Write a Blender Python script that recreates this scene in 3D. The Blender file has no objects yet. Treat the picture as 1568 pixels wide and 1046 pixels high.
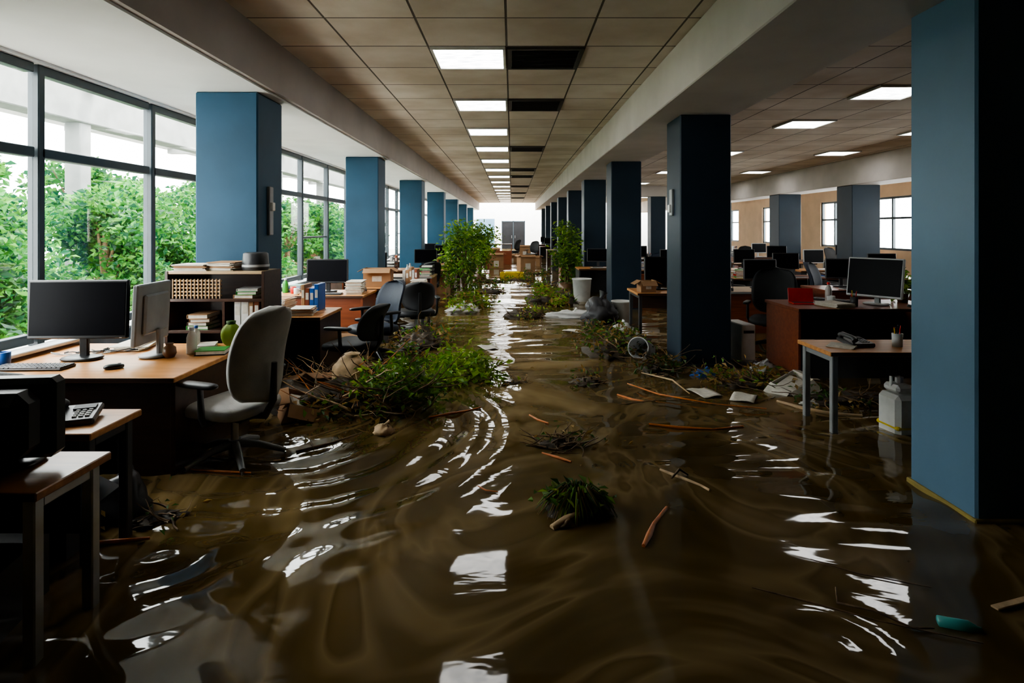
import bpy, math, random
import numpy as np
from mathutils import Vector, Matrix, Euler, noise
R = random.Random(7)
NR = np.random.RandomState(3)
sc = bpy.context.scene
W = 0.15            # water level
CAMZ = 1.65
CEIL = 3.39
BEAM = 2.90
PI = math.pi

# ------------------------------------------------------------------ materials
def _new(name):
    m = bpy.data.materials.new(name); m.use_nodes = True
    nt = m.node_tree; b = nt.nodes['Principled BSDF']
    return m, nt, b
def c4(c): return (c[0], c[1], c[2], 1)
def mat(name, col, rough=0.5, metal=0.0, var=0.15, scale=6.0, bump=0.0, bscale=40, spec=0.5):
    m, nt, b = _new(name)
    N = nt.nodes; L = nt.links
    g = N.new('ShaderNodeNewGeometry')
    n = N.new('ShaderNodeTexNoise'); n.inputs['Scale'].default_value = scale; n.inputs['Detail'].default_value = 5
    L.new(g.outputs['Position'], n.inputs['Vector'])
    r = N.new('ShaderNodeValToRGB')
    r.color_ramp.elements[0].position = 0.3; r.color_ramp.elements[1].position = 0.7
    r.color_ramp.elements[0].color = c4([x*(1-var) for x in col]); r.color_ramp.elements[1].color = c4([min(1, x*(1+var)) for x in col])
    L.new(n.outputs['Fac'], r.inputs['Fac']); L.new(r.outputs['Color'], b.inputs['Base Color'])
    b.inputs['Roughness'].default_value = rough; b.inputs['Metallic'].default_value = metal
    b.inputs['Specular IOR Level'].default_value = spec
    if bump:
        n2 = N.new('ShaderNodeTexNoise'); n2.inputs['Scale'].default_value = bscale; n2.inputs['Detail'].default_value = 4
        L.new(g.outputs['Position'], n2.inputs['Vector'])
        bp = N.new('ShaderNodeBump'); bp.inputs['Strength'].default_value = bump; bp.inputs['Distance'].default_value = 0.01
        L.new(n2.outputs['Fac'], bp.inputs['Height']); L.new(bp.outputs['Normal'], b.inputs['Normal'])
    return m
def wood(name, c1, c2, rough=0.35):
    m, nt, b = _new(name); N = nt.nodes; L = nt.links
    g = N.new('ShaderNodeNewGeometry'); mp = N.new('ShaderNodeMapping'); mp.inputs['Scale'].default_value = (2.0, 22, 22)
    n = N.new('ShaderNodeTexNoise'); n.inputs['Scale'].default_value = 1.3; n.inputs['Detail'].default_value = 6; n.inputs['Distortion'].default_value = 0.6
    L.new(g.outputs['Position'], mp.inputs['Vector']); L.new(mp.outputs['Vector'], n.inputs['Vector'])
    r = N.new('ShaderNodeValToRGB'); r.color_ramp.elements[0].position = 0.3; r.color_ramp.elements[1].position = 0.7
    r.color_ramp.elements[0].color = c4(c1); r.color_ramp.elements[1].color = c4(c2)
    L.new(n.outputs['Fac'], r.inputs['Fac']); L.new(r.outputs['Color'], b.inputs['Base Color'])
    b.inputs['Roughness'].default_value = rough
    return m
def leafmat(name, col):
    m, nt, b = _new(name); N = nt.nodes; L = nt.links
    g = N.new('ShaderNodeNewGeometry'); n = N.new('ShaderNodeTexNoise'); n.inputs['Scale'].default_value = 1.2
    L.new(g.outputs['Position'], n.inputs['Vector'])
    r = N.new('ShaderNodeValToRGB'); r.color_ramp.elements[0].position = 0.35; r.color_ramp.elements[1].position = 0.65
    r.color_ramp.elements[0].color = c4([x*0.6 for x in col]); r.color_ramp.elements[1].color = c4([min(1, x*1.3) for x in col])
    L.new(n.outputs['Fac'], r.inputs['Fac']); L.new(r.outputs['Color'], b.inputs['Base Color'])
    b.inputs['Roughness'].default_value = 0.5
    t = N.new('ShaderNodeBsdfTranslucent'); L.new(r.outputs['Color'], t.inputs['Color'])
    mx = N.new('ShaderNodeMixShader'); mx.inputs[0].default_value = 0.4
    L.new(b.outputs[0], mx.inputs[1]); L.new(t.outputs[0], mx.inputs[2])
    L.new(mx.outputs[0], N['Material Output'].inputs['Surface'])
    return m

M = {}
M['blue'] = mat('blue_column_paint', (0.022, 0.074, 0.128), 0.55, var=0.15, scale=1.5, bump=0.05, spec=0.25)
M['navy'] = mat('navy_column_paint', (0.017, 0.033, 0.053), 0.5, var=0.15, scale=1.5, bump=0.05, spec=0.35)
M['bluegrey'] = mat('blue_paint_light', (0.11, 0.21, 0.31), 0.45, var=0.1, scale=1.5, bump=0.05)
M['white'] = mat('white_plaster', (0.78, 0.79, 0.79), 0.7, var=0.05, scale=2)
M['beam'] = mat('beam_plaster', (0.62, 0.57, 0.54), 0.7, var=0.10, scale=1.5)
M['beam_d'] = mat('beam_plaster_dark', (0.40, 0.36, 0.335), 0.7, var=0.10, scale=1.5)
M['beige'] = mat('beige_wall', (0.70, 0.50, 0.34), 0.8, var=0.08, scale=2)
M['wallgrey'] = mat('grey_wall', (0.10, 0.10, 0.10), 0.8, var=0.08, scale=2)
M['frame'] = mat('window_frame_paint', (0.03, 0.045, 0.055), 0.4)
M['sill'] = mat('sill_white', (0.6, 0.62, 0.62), 0.5)
M['black'] = mat('black_plastic', (0.010, 0.011, 0.013), 0.35, var=0.2)
M['screen'] = mat('screen_glass', (0.003, 0.003, 0.005), 0.35, var=0.1, spec=0.06)
M['dgrey'] = mat('dark_grey_plastic', (0.05, 0.05, 0.055), 0.4)
M['grey'] = mat('grey_plastic', (0.25, 0.26, 0.27), 0.4)
M['lgrey'] = mat('light_grey_plastic', (0.5, 0.51, 0.52), 0.4)
M['wplas'] = mat('white_plastic', (0.72, 0.72, 0.70), 0.35)
M['steel'] = mat('steel', (0.55, 0.56, 0.58), 0.28, metal=0.9)
M['fabgrey'] = mat('grey_leather', (0.46, 0.45, 0.43), 0.5, bump=0.2, bscale=120)
M['fabblk'] = mat('black_fabric', (0.013, 0.014, 0.017), 0.6, bump=0.3, bscale=200)
M['fabblue'] = mat('navy_fabric', (0.012, 0.022, 0.045), 0.6, bump=0.3, bscale=200)
M['wood'] = wood('orange_wood', (0.50, 0.21, 0.06), (0.70, 0.33, 0.11))
M['woodm'] = wood('worn_brown_wood', (0.26, 0.11, 0.04), (0.42, 0.19, 0.07), 0.3)
M['woodd'] = wood('dark_wood', (0.035, 0.016, 0.010), (0.065, 0.030, 0.018))
M['woodr'] = wood('red_wood', (0.19, 0.05, 0.022), (0.30, 0.085, 0.036))
M['woodl'] = wood('pale_wood', (0.45, 0.30, 0.16), (0.6, 0.42, 0.25))
M['paper'] = mat('paper', (0.68, 0.64, 0.56), 0.8, var=0.12, scale=30)
M['card'] = mat('cardboard', (0.36, 0.20, 0.10), 0.8, var=0.12)
M['red'] = mat('red_plastic', (0.65, 0.02, 0.012), 0.35)
M['yellow'] = mat('yellow_plastic', (0.75, 0.55, 0.02), 0.4)
M['grime'] = mat('mud_stained_base', (0.32, 0.24, 0.06), 0.6, var=0.4)
M['green'] = mat('green_cover', (0.05, 0.35, 0.06), 0.4)
M['bluec'] = mat('blue_cover', (0.02, 0.12, 0.45), 0.4)
M['teal'] = mat('teal_plastic', (0.06, 0.35, 0.33), 0.3)
M['brown'] = mat('brown_ceramic', (0.16, 0.08, 0.035), 0.35)
M['mud'] = mat('mud', (0.045, 0.030, 0.015), 0.6, var=0.5, scale=14, bump=0.8, bscale=30)
M['twig'] = mat('twig_bark', (0.17, 0.105, 0.052), 0.7, var=0.5, scale=20, bump=0.4)
M['twigo'] = mat('orange_wet_stick', (0.62, 0.19, 0.04), 0.35, var=0.25, scale=14)
M['burlap'] = mat('cream_sack', (0.60, 0.43, 0.26), 0.8, var=0.3, scale=12, bump=0.4)
M['l1'] = leafmat('leaf_green', (0.16, 0.32, 0.04))
M['l2'] = leafmat('leaf_light_green', (0.32, 0.46, 0.06))
M['l3'] = leafmat('leaf_dark_green', (0.07, 0.16, 0.03))
M['l4'] = leafmat('leaf_dry', (0.36, 0.23, 0.07))
M['t1'] = leafmat('tree_leaf_green', (0.045, 0.20, 0.035))
M['t2'] = leafmat('tree_leaf_light', (0.11, 0.31, 0.045))
M['t3'] = leafmat('tree_leaf_dark', (0.012, 0.085, 0.035))
M['conc'] = mat('concrete', (0.20, 0.205, 0.20), 0.8, var=0.2, scale=2, bump=0.2)
M['bounce_ground'] = mat('pale_bounce_ground', (0.62, 0.60, 0.54), 0.9, var=0.2)  # ground colour made pale to bounce extra light onto soffit and ceiling
M['vent'] = mat('vent_metal', (0.045, 0.04, 0.035), 0.6)
M['floor'] = mat('floor_vinyl', (0.12, 0.10, 0.08), 0.6)
M['keys'] = mat('grey_keys', (0.09, 0.09, 0.10), 0.45)

def ceiling_mat():
    m, nt, b = _new('ceiling_tiles'); N = nt.nodes; L = nt.links
    g = N.new('ShaderNodeNewGeometry'); mp = N.new('ShaderNodeMapping')
    mp.inputs['Location'].default_value = (0.05+7.5, -5.6+7.5, 0)
    L.new(g.outputs['Position'], mp.inputs['Vector'])
    br = N.new('ShaderNodeTexBrick'); br.offset = 0.0; br.squash = 1.0
    br.inputs['Scale'].default_value = 1.0; br.inputs['Brick Width'].default_value = 0.75; br.inputs['Row Height'].default_value = 0.75
    br.inputs['Mortar Size'].default_value = 0.011; br.inputs['Mortar Smooth'].default_value = 0.3; br.inputs['Bias'].default_value = 0
    br.inputs['Color1'].default_value = (0.80, 0.73, 0.64, 1); br.inputs['Color2'].default_value = (0.68, 0.61, 0.53, 1)
    br.inputs['Mortar'].default_value = (0.13, 0.11, 0.09, 1)
    L.new(mp.outputs['Vector'], br.inputs['Vector'])
    n = N.new('ShaderNodeTexNoise'); n.inputs['Scale'].default_value = 1.1; n.inputs['Detail'].default_value = 6
    L.new(g.outputs['Position'], n.inputs['Vector'])
    r = N.new('ShaderNodeValToRGB'); r.color_ramp.elements[0].position = 0.35; r.color_ramp.elements[1].position = 0.65
    r.color_ramp.elements[0].color = (0.74, 0.69, 0.62, 1); r.color_ramp.elements[1].color = (1, 1, 1, 1)
    L.new(n.outputs['Fac'], r.inputs['Fac'])
    mx = N.new('ShaderNodeMix'); mx.data_type = 'RGBA'; mx.blend_type = 'MULTIPLY'; mx.inputs[0].default_value = 1
    L.new(br.outputs['Color'], mx.inputs[6]); L.new(r.outputs['Color'], mx.inputs[7]); L.new(mx.outputs[2], b.inputs['Base Color'])
    b.inputs['Roughness'].default_value = 0.85
    bp = N.new('ShaderNodeBump'); bp.inputs['Distance'].default_value = 0.01; bp.inputs['Strength'].default_value = 0.6; bp.invert = True
    L.new(br.outputs['Fac'], bp.inputs['Height']); L.new(bp.outputs['Normal'], b.inputs['Normal'])
    return m
M['ceil'] = ceiling_mat()
def lamp_mat(name, st):
    m, nt, b = _new(name); N = nt.nodes; L = nt.links
    g = N.new('ShaderNodeNewGeometry'); n = N.new('ShaderNodeTexNoise'); n.inputs['Scale'].default_value = 18; n.inputs['Detail'].default_value = 4
    mp = N.new('ShaderNodeMapping'); mp.inputs['Scale'].default_value = (0.4, 2.0, 1)
    L.new(g.outputs['Position'], mp.inputs['Vector']); L.new(mp.outputs['Vector'], n.inputs['Vector'])
    r = N.new('ShaderNodeValToRGB'); r.color_ramp.elements[0].position = 0.35; r.color_ramp.elements[1].position = 0.6
    r.color_ramp.elements[0].color = (0.40, 0.43, 0.46, 1); r.color_ramp.elements[1].color = (1.0, 0.97, 0.92, 1)
    L.new(n.outputs['Fac'], r.inputs['Fac']); L.new(r.outputs['Color'], b.inputs['Emission Color'])
    b.inputs['Base Color'].default_value = (0.7, 0.7, 0.7, 1)
    b.inputs['Emission Strength'].default_value = st
    return m
M['lamp'] = lamp_mat('lamp_diffuser', 10.0)
M['lampf'] = mat('lamp_frame', (0.6, 0.6, 0.58), 0.5)

def glass_mat():
    m, nt, b = _new('window_glass'); N = nt.nodes; L = nt.links
    t = N.new('ShaderNodeBsdfTransparent'); t.inputs['Color'].default_value = (0.97, 0.99, 0.985, 1)
    gl = N.new('ShaderNodeBsdfGlossy'); gl.inputs['Roughness'].default_value = 0.02
    lw = N.new('ShaderNodeLayerWeight'); lw.inputs['Blend'].default_value = 0.5
    p = N.new('ShaderNodeMath'); p.operation = 'POWER'; p.inputs[1].default_value = 5
    a = N.new('ShaderNodeMath'); a.operation = 'MULTIPLY_ADD'; a.inputs[1].default_value = 0.9; a.inputs[2].default_value = 0.04
    L.new(lw.outputs['Facing'], p.inputs[0]); L.new(p.outputs[0], a.inputs[0])
    mx = N.new('ShaderNodeMixShader'); L.new(a.outputs[0], mx.inputs[0]); L.new(t.outputs[0], mx.inputs[1]); L.new(gl.outputs[0], mx.inputs[2])
    L.new(mx.outputs[0], N['Material Output'].inputs['Surface'])
    return m
M['glass'] = glass_mat()
def water_mat():
    m, nt, b = _new('muddy_flood_water'); N = nt.nodes; L = nt.links
    g = N.new('ShaderNodeNewGeometry')
    mp = N.new('ShaderNodeMapping'); mp.inputs['Scale'].default_value = (0.8, 0.5, 1)
    L.new(g.outputs['Position'], mp.inputs['Vector'])
    n = N.new('ShaderNodeTexNoise'); n.inputs['Scale'].default_value = 0.8; n.inputs['Detail'].default_value = 3; n.inputs['Distortion'].default_value = 3.2
    L.new(mp.outputs['Vector'], n.inputs['Vector'])
    r = N.new('ShaderNodeValToRGB')
    e = r.color_ramp.elements; e[0].position = 0.30; e[0].color = (0.055, 0.036, 0.010, 1); e[1].position = 0.72; e[1].color = (0.28, 0.20, 0.10, 1)
    for pos, col in ((0.44, (0.105, 0.069, 0.023, 1)), (0.50, (0.20, 0.14, 0.062, 1)), (0.53, (0.10, 0.066, 0.022, 1)), (0.60, (0.15, 0.10, 0.038, 1))):
        x = e.new(pos); x.color = col
    L.new(n.outputs['Fac'], r.inputs['Fac']); L.new(r.outputs['Color'], b.inputs['Base Color'])
    b.inputs['Roughness'].default_value = 0.04; b.inputs['IOR'].default_value = 1.42
    n2 = N.new('ShaderNodeTexNoise'); n2.inputs['Scale'].default_value = 4.0; n2.inputs['Detail'].default_value = 3; n2.inputs['Distortion'].default_value = 0.8
    mp2 = N.new('ShaderNodeMapping'); mp2.inputs['Scale'].default_value = (0.45, 1.0, 1)
    L.new(g.outputs['Position'], mp2.inputs['Vector']); L.new(mp2.outputs['Vector'], n2.inputs['Vector'])
    bp = N.new('ShaderNodeBump'); bp.inputs['Distance'].default_value = 0.010; bp.inputs['Strength'].default_value = 0.22
    L.new(n2.outputs['Fac'], bp.inputs['Height']); L.new(bp.outputs['Normal'], b.inputs['Normal'])
    return m
M['water'] = water_mat()

# ------------------------------------------------------------------ mesh builder
def rotm(r):
    return Euler(r).to_matrix().to_4x4() if r else Matrix()
class MB:
    def __init__(s): s.v = []; s.f = []; s.m = []; s.s = []; s.mats = []; s.T = Matrix()
    def mi(s, k):
        mm = M[k]
        if mm not in s.mats: s.mats.append(mm)
        return s.mats.index(mm)
    def add(s, vs, fs, k, sm=False, X=None):
        T = s.T @ X if X is not None else s.T
        o = len(s.v); i = s.mi(k)
        s.v += [tuple(T @ Vector(p)) for p in vs]
        s.f += [tuple(o+a for a in f) for f in fs]
        s.m += [i]*len(fs); s.s += [sm]*len(fs)
    def box(s, c, d, k, ch=0.0, r=None):
        hx, hy, hz = d[0]/2, d[1]/2, d[2]/2
        X = Matrix.Translation(c) @ rotm(r)
        if ch <= 0:
            vs = [(a*hx, b*hy, e*hz) for a in (-1, 1) for b in (-1, 1) for e in (-1, 1)]
            fs = [(0, 1, 3, 2), (4, 6, 7, 5), (0, 4, 5, 1), (2, 3, 7, 6), (0, 2, 6, 4), (1, 5, 7, 3)]
            s.add(vs, fs, k, False, X); return
        ch = min(ch, hx*0.95, hy*0.95, hz*0.95); H = (hx, hy, hz)
        sg = [(a, b, e) for a in (-1, 1) for b in (-1, 1) for e in (-1, 1)]
        vs = []
        for q in sg:
            for ax in range(3):
                vs.append(tuple(q[t]*(H[t] if t == ax else H[t]-ch) for t in range(3)))
        ix = {q: i for i, q in enumerate(sg)}; fs = []
        for ax in range(3):
            o = [t for t in range(3) if t != ax]
            for sn in (-1, 1):
                f = []
                for (p, q) in ((-1, -1), (1, -1), (1, 1), (-1, 1)):
                    t = [0, 0, 0]; t[ax] = sn; t[o[0]] = p; t[o[1]] = q; f.append(ix[tuple(t)]*3+ax)
                fs.append(tuple(f) if (sn == 1) != (ax == 1) else tuple(f[::-1]))
            for p in (-1, 1):
                for q in (-1, 1):
                    a = [0, 0, 0]; a[o[0]] = p; a[o[1]] = q; a[ax] = -1; b2 = list(a); b2[ax] = 1
                    A = ix[tuple(a)]*3; B = ix[tuple(b2)]*3
                    fs.append((A+o[0], A+o[1], B+o[1], B+o[0]))
        for q in sg: fs.append((ix[q]*3, ix[q]*3+1, ix[q]*3+2))
        s.add(vs, fs, k, False, X)
    def tube(s, path, rad, k, n=8, cap=True):
        path = [Vector(p) for p in path]; m = len(path)
        if not isinstance(rad, (list, tuple)): rad = [rad]*m
        vs = []; fs = []; ref = None
        for i, p in enumerate(path):
            d = (path[min(i+1, m-1)]-path[max(i-1, 0)])
            if d.length < 1e-9: d = Vector((0, 0, 1))
            d.normalize()
            if ref is None:
                ref = Vector((0, 0, 1)) if abs(d.z) < 0.9 else Vector((1, 0, 0))
            a = d.cross(ref)
            if a.length < 1e-5: a = d.cross(Vector((0.3, 1, 0.2)))
            a.normalize(); b = d.cross(a).normalized()
            for j in range(n):
                t = 2*PI*j/n; vs.append(tuple(p + a*(math.cos(t)*rad[i]) + b*(math.sin(t)*rad[i])))
        for i in range(m-1):
            for j in range(n):
                fs.append((i*n+j, i*n+(j+1) % n, (i+1)*n+(j+1) % n, (i+1)*n+j))
        s.add(vs, fs, k, True)
        if cap:
            s.add(vs[:n], [tuple(range(n))], k); s.add(vs[-n:], [tuple(range(n))], k)
    def cyl(s, a, b, r, k, n=16, r2=None): s.tube([a, b], [r, r if r2 is None else r2], k, n)
    def lathe(s, prof, c, k, n=20, r=None):
        vs = []; fs = []
        for (rr, z) in prof:
            for j in range(n):
                t = 2*PI*j/n; vs.append((rr*math.cos(t), rr*math.sin(t), z))
        for i in range(len(prof)-1):
            for j in range(n): fs.append((i*n+j, i*n+(j+1) % n, (i+1)*n+(j+1) % n, (i+1)*n+j))
        s.add(vs, fs, k, True, Matrix.Translation(c) @ rotm(r))
    def sup(s, c, d, k, e1=0.4, e2=0.4, r=None, nu=24, nv=12, fn=None):
        def sp(x, e): return math.copysign(abs(x)**e, x)
        vs = []; fs = []
        for i in range(nv+1):
            v = -PI/2+PI*i/nv
            for j in range(nu):
                u = 2*PI*j/nu
                p = Vector((d[0]/2*sp(math.cos(v), e1)*sp(math.cos(u), e2), d[1]/2*sp(math.cos(v), e1)*sp(math.sin(u), e2), d[2]/2*sp(math.sin(v), e1)))
                if fn: p = Vector(fn(p))
                vs.append(tuple(p))
        for i in range(nv):
            for j in range(nu): fs.append((i*nu+j, i*nu+(j+1) % nu, (i+1)*nu+(j+1) % nu, (i+1)*nu+j))
        s.add(vs, fs, k, True, Matrix.Translation(c) @ rotm(r))
    def blob(s, c, d, k, amp=0.2, fr=3.0, nu=24, nv=14, e=1.0, r=None):
        o = Vector((R.random()*50, R.random()*50, 0))
        s.sup(c, d, k, e, e, r, nu, nv, fn=lambda p: p*(1+amp*noise.noise((Vector((p.x/d[0], p.y/d[1], p.z/d[2])))*fr+o)*2))
    def sheet(s, fn, nu, nv, th, k):
        A = [[Vector(fn(i/nu, j/nv)) for i in range(nu+1)] for j in range(nv+1)]
        vs = []; fs = []; C = (nu+1)*(nv+1)
        for side in (0, 1):
            for j in range(nv+1):
                for i in range(nu+1):
                    p = A[j][i]; q = p.copy()
                    if side: q.y -= th*(1-0.6*(abs(2*i/nu-1)**4))
                    vs.append(tuple(q))
        w = nu+1
        for j in range(nv):
            for i in range(nu):
                a = j*w+i; fs.append((a, a+1, a+w+1, a+w)); fs.append((C+a, C+a+w, C+a+w+1, C+a+1))
        for i in range(nu): fs.append((i, C+i, C+i+1, i+1)); b = nv*w+i; fs.append((b, b+1, C+b+1, C+b))
        for j in range(nv): a = j*w; fs.append((a, a+w, C+a+w, C+a)); b = j*w+nu; fs.append((b, C+b, C+b+w, b+w))
        s.add(vs, fs, k, True)
    def leaves(s, P, size, keys, up=0.3, wr=0.45):
        P = np.asarray(P); n = len(P)
        if n == 0: return
        d = NR.normal(size=(n, 3)); d[:, 2] *= 0.6; d /= np.linalg.norm(d, axis=1)[:, None]
        nn = NR.normal(size=(n, 3)); nn[:, 2] += up*3; a = np.cross(d, nn); a /= np.linalg.norm(a, axis=1)[:, None]
        nn = np.cross(a, d)
        L = size*(0.6+0.8*NR.rand(n))[:, None]
        p0 = P; p2 = P+d*L+nn*(-0.15*L); mid = P+d*L*0.5
        w = L*wr*0.5
        p1 = mid+a*w+nn*(0.12*L); p3 = mid-a*w+nn*(0.12*L)
        V = np.stack([p0, p1, p2, p3], 1).reshape(-1, 3)
        o = len(s.v); s.v += [tuple(x) for x in V]
        ks = [s.mi(k) for k in keys]
        for i in range(n):
            b = o+4*i; kk = ks[R.randrange(len(ks))]
            s.f.append((b, b+1, b+2)); s.f.append((b, b+2, b+3)); s.m += [kk, kk]; s.s += [False, False]
    def make(s, name, loc=(0, 0, 0), rz=0.0, parent=None, rot=None):
        me = bpy.data.meshes.new(name); me.from_pydata(s.v, [], s.f)
        for m in s.mats: me.materials.append(m)
        me.polygons.foreach_set('material_index', s.m); me.polygons.foreach_set('use_smooth', s.s)
        me.update(); me.validate()
        ob = bpy.data.objects.new(name, me); sc.collection.objects.link(ob)
        ob.location = loc; ob.rotation_euler = rot or (0, 0, rz)
        return ob
def solid(name, x0, x1, y0, y1, z0, z1, k, ch=0.0):
    b = MB(); b.box(((x0+x1)/2, (y0+y1)/2, (z0+z1)/2), (x1-x0, y1-y0, z1-z0), k, ch); return b.make(name)

# ------------------------------------------------------------------ room shell
XL, XR, Y0, Y1 = -3.5, 10.6, -2.5, 39.5     # Y1: end of tiled ceiling, open roof added behind to YE to brighten end wall
YE = 44.0; HT = 4.4
solid('floor', XL-0.2, XR+0.2, Y0-0.2, YE+0.2, -0.15, 0, 'floor')
solid('ceiling', XL-0.2, XR+0.2, Y0-0.2, Y1, CEIL, CEIL+0.25, 'ceil')
solid('wall_back', XL-0.2, XR+0.2, Y0-0.2, Y0, 0, CEIL, 'wallgrey')
b = MB()
b.box((XL-0.1, (Y0+3.01)/2, CEIL/2), (0.2, 3.01-Y0, CEIL), 'wallgrey')
b.box((XL-0.1, (3.01+Y1)/2, 0.775/2), (0.2, Y1-3.01, 0.775), 'sill')
b.box((XL-0.1, (3.01+Y1)/2, (2.88+CEIL)/2), (0.2, Y1-3.01, CEIL-2.88), 'white')
b.box((XL-0.1, (YE+Y1)/2, HT/2), (0.2, YE-Y1, HT), 'white')
b.make('wall_left')
solid('trim_window_sill', XL+0.0, XL+0.14, 3.01, Y1, 0.775, 0.80, 'sill', 0.005)
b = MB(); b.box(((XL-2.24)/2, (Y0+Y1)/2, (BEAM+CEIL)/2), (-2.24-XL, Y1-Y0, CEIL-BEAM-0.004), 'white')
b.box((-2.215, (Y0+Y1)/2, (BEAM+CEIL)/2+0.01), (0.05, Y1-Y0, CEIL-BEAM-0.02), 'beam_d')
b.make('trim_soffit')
b = MB(); b.box((2.0, (Y0+Y1)/2, (BEAM+CEIL)/2-0.001), (0.9, Y1-Y0, CEIL-BEAM-0.002), 'beam', 0.01); b.make('trim_beam_aisle')
b = MB(); b.box((8.8, (Y0+Y1)/2, (2.74+CEIL)/2-0.001), (0.8, Y1-Y0, CEIL-2.742), 'beam', 0.01); b.make('trim_beam_side')
b = MB(); b.box((5.42, 24.0, (2.95+CEIL)/2-0.001), (5.9, 0.5, CEIL-2.952), 'beam', 0.01); b.make('trim_beam_cross')
k = 1; y = 3.01
step = 1.38
while y < Y1-0.6:
    y2 = min(y+step, Y1); b = MB(); fw = 0.065
    ly = y2-y
    b.box((XL-0.08, y+fw/2, (0.775+2.88)/2), (0.09, fw, 2.105), 'frame', 0.008)
    b.box((XL-0.08, y+ly/2, 0.80+0.035), (0.08, ly-fw, 0.07), 'frame', 0.006)
    b.box((XL-0.08, y+ly/2, 2.88-0.035), (0.08, ly-fw, 0.07), 'frame', 0.006)
    b.box((XL-0.08, y+ly/2, 2.22), (0.09, ly-fw, 0.075), 'frame', 0.006)
    if k % 3 == 0 and k > 3: b.box((XL-0.08, y+ly/2, 1.5), (0.06, ly-fw, 0.03), 'frame', 0.004)
    b.box((XL-0.08, y+ly/2+fw/2, 1.52), (0.006, ly-fw, 1.34), 'glass')
    b.box((XL-0.08, y+ly/2+fw/2, 2.53), (0.006, ly-fw, 0.55), 'glass')
    b.make('window_%d' % k); k += 1; y = y2
wins = [(8.5, 9.9), (12.0, 13.5), (15.6, 17.3), (18.6, 20.2), (22.6, 24.9), (27.5, 29.5), (32, 34)]
b = MB(); z0, z1 = 1.05, 2.55
b.box((XR+0.1, (Y0+Y1)/2, z0/2), (0.2, Y1-Y0, z0), 'beige'); b.box((XR+0.1, (Y0+Y1)/2, (z1+CEIL)/2), (0.2, Y1-Y0, CEIL-z1), 'beige')
py = Y0
for (a, c) in wins+[(Y1, Y1)]:
    b.box((XR+0.1, (py+a)/2, (z0+z1)/2), (0.2, a-py, z1-z0), 'beige'); py = c
b.box((XR+0.1, (YE+Y1)/2, HT/2), (0.2, YE-Y1, HT), 'white')
b.make('wall_right')
for (a, c) in wins:
    b = MB(); ym = (a+c)/2
    for yy in (a+0.03, ym, c-0.03): b.box((XR+0.08, yy, (z0+z1)/2), (0.08, 0.06, z1-z0), 'frame', 0.006)
    for zz in (z0+0.03, 1.95, z1-0.03): b.box((XR+0.08, ym, zz), (0.07, c-a-0.12, 0.06), 'frame', 0.006)
    b.box((XR+0.08, ym, (z0+z1)/2), (0.006, c-a-0.08, z1-z0-0.08), 'glass')
    b.make('window_%d' % k); k += 1
b = MB()
b.box((-3.1, YE+0.1, HT/2), (0.8, 0.2, HT), 'white')
b.box((-2.0, YE+0.1, 1.2), (1.4, 0.2, 2.4), 'bluegrey'); b.box((-2.0, YE+0.1, (2.4+HT)/2), (1.4, 0.2, HT-2.4), 'white')
b.box((-1.05, YE+0.1, HT/2), (0.5, 0.2, HT), 'white')
b.box((0.1, YE+0.1, (2.25+HT)/2), (1.8, 0.2, HT-2.25), 'white')
b.box((5.8, YE+0.1, HT/2), (9.6, 0.2, HT), 'white')
b.make('wall_end')
b = MB()
for xx in (-0.76, 0.1, 0.96): b.box((xx, YE+0.08, 1.125), (0.06, 0.08, 2.25), 'frame', 0.005)
b.box((0.1, YE+0.08, 2.2), (1.78, 0.08, 0.08), 'frame', 0.005); b.box((0.1, YE+0.10, 1.1), (1.7, 0.04, 2.15), 'black')
b.box((-0.02, YE+0.03, 1.05), (0.03, 0.05, 0.2), 'steel', 0.004); b.box((0.22, YE+0.03, 1.05), (0.03, 0.05, 0.2), 'steel', 0.004)
b.make('door_1')

# columns
def column(x, y, k, kb=None, s=0.57, top=BEAM, sw=None):
    b = MB(); b.box((x+s/2, y+s/2, top/2), (s, s, top), k, 0.012)
    b.box((x+s/2, y+s/2, 0.085), (s+0.03, s+0.03, 0.17), kb or k, 0.006)
    if sw == 'L':
        b.box((x+s+0.012, y+0.25, 1.82), (0.03, 0.09, 0.46), 'grey', 0.006); b.box((x+s+0.035, y+0.25, 1.86), (0.03, 0.06, 0.08), 'wplas', 0.005)
    if sw == 'R':
        b.box((x-0.012, y+0.3, 1.95), (0.03, 0.11, 0.30), 'grey', 0.006); b.box((x-0.035, y+0.3, 1.88), (0.03, 0.07, 0.09), 'wplas', 0.005)
    b.make('column')
for i, yy in enumerate([5.36, 10.2, 15.1, 20, 25, 30, 35]):
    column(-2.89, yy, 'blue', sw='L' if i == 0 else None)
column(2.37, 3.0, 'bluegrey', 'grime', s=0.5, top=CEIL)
for i, yy in enumerate([6.43, 10.9, 15.0, 19.2, 23.4, 27.6, 32, 36.5]):
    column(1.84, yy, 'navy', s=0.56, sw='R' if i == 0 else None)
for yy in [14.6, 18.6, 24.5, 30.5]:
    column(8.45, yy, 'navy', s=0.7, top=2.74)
column(5.6, 23.7, 'navy', s=0.6, top=2.95)

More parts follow.
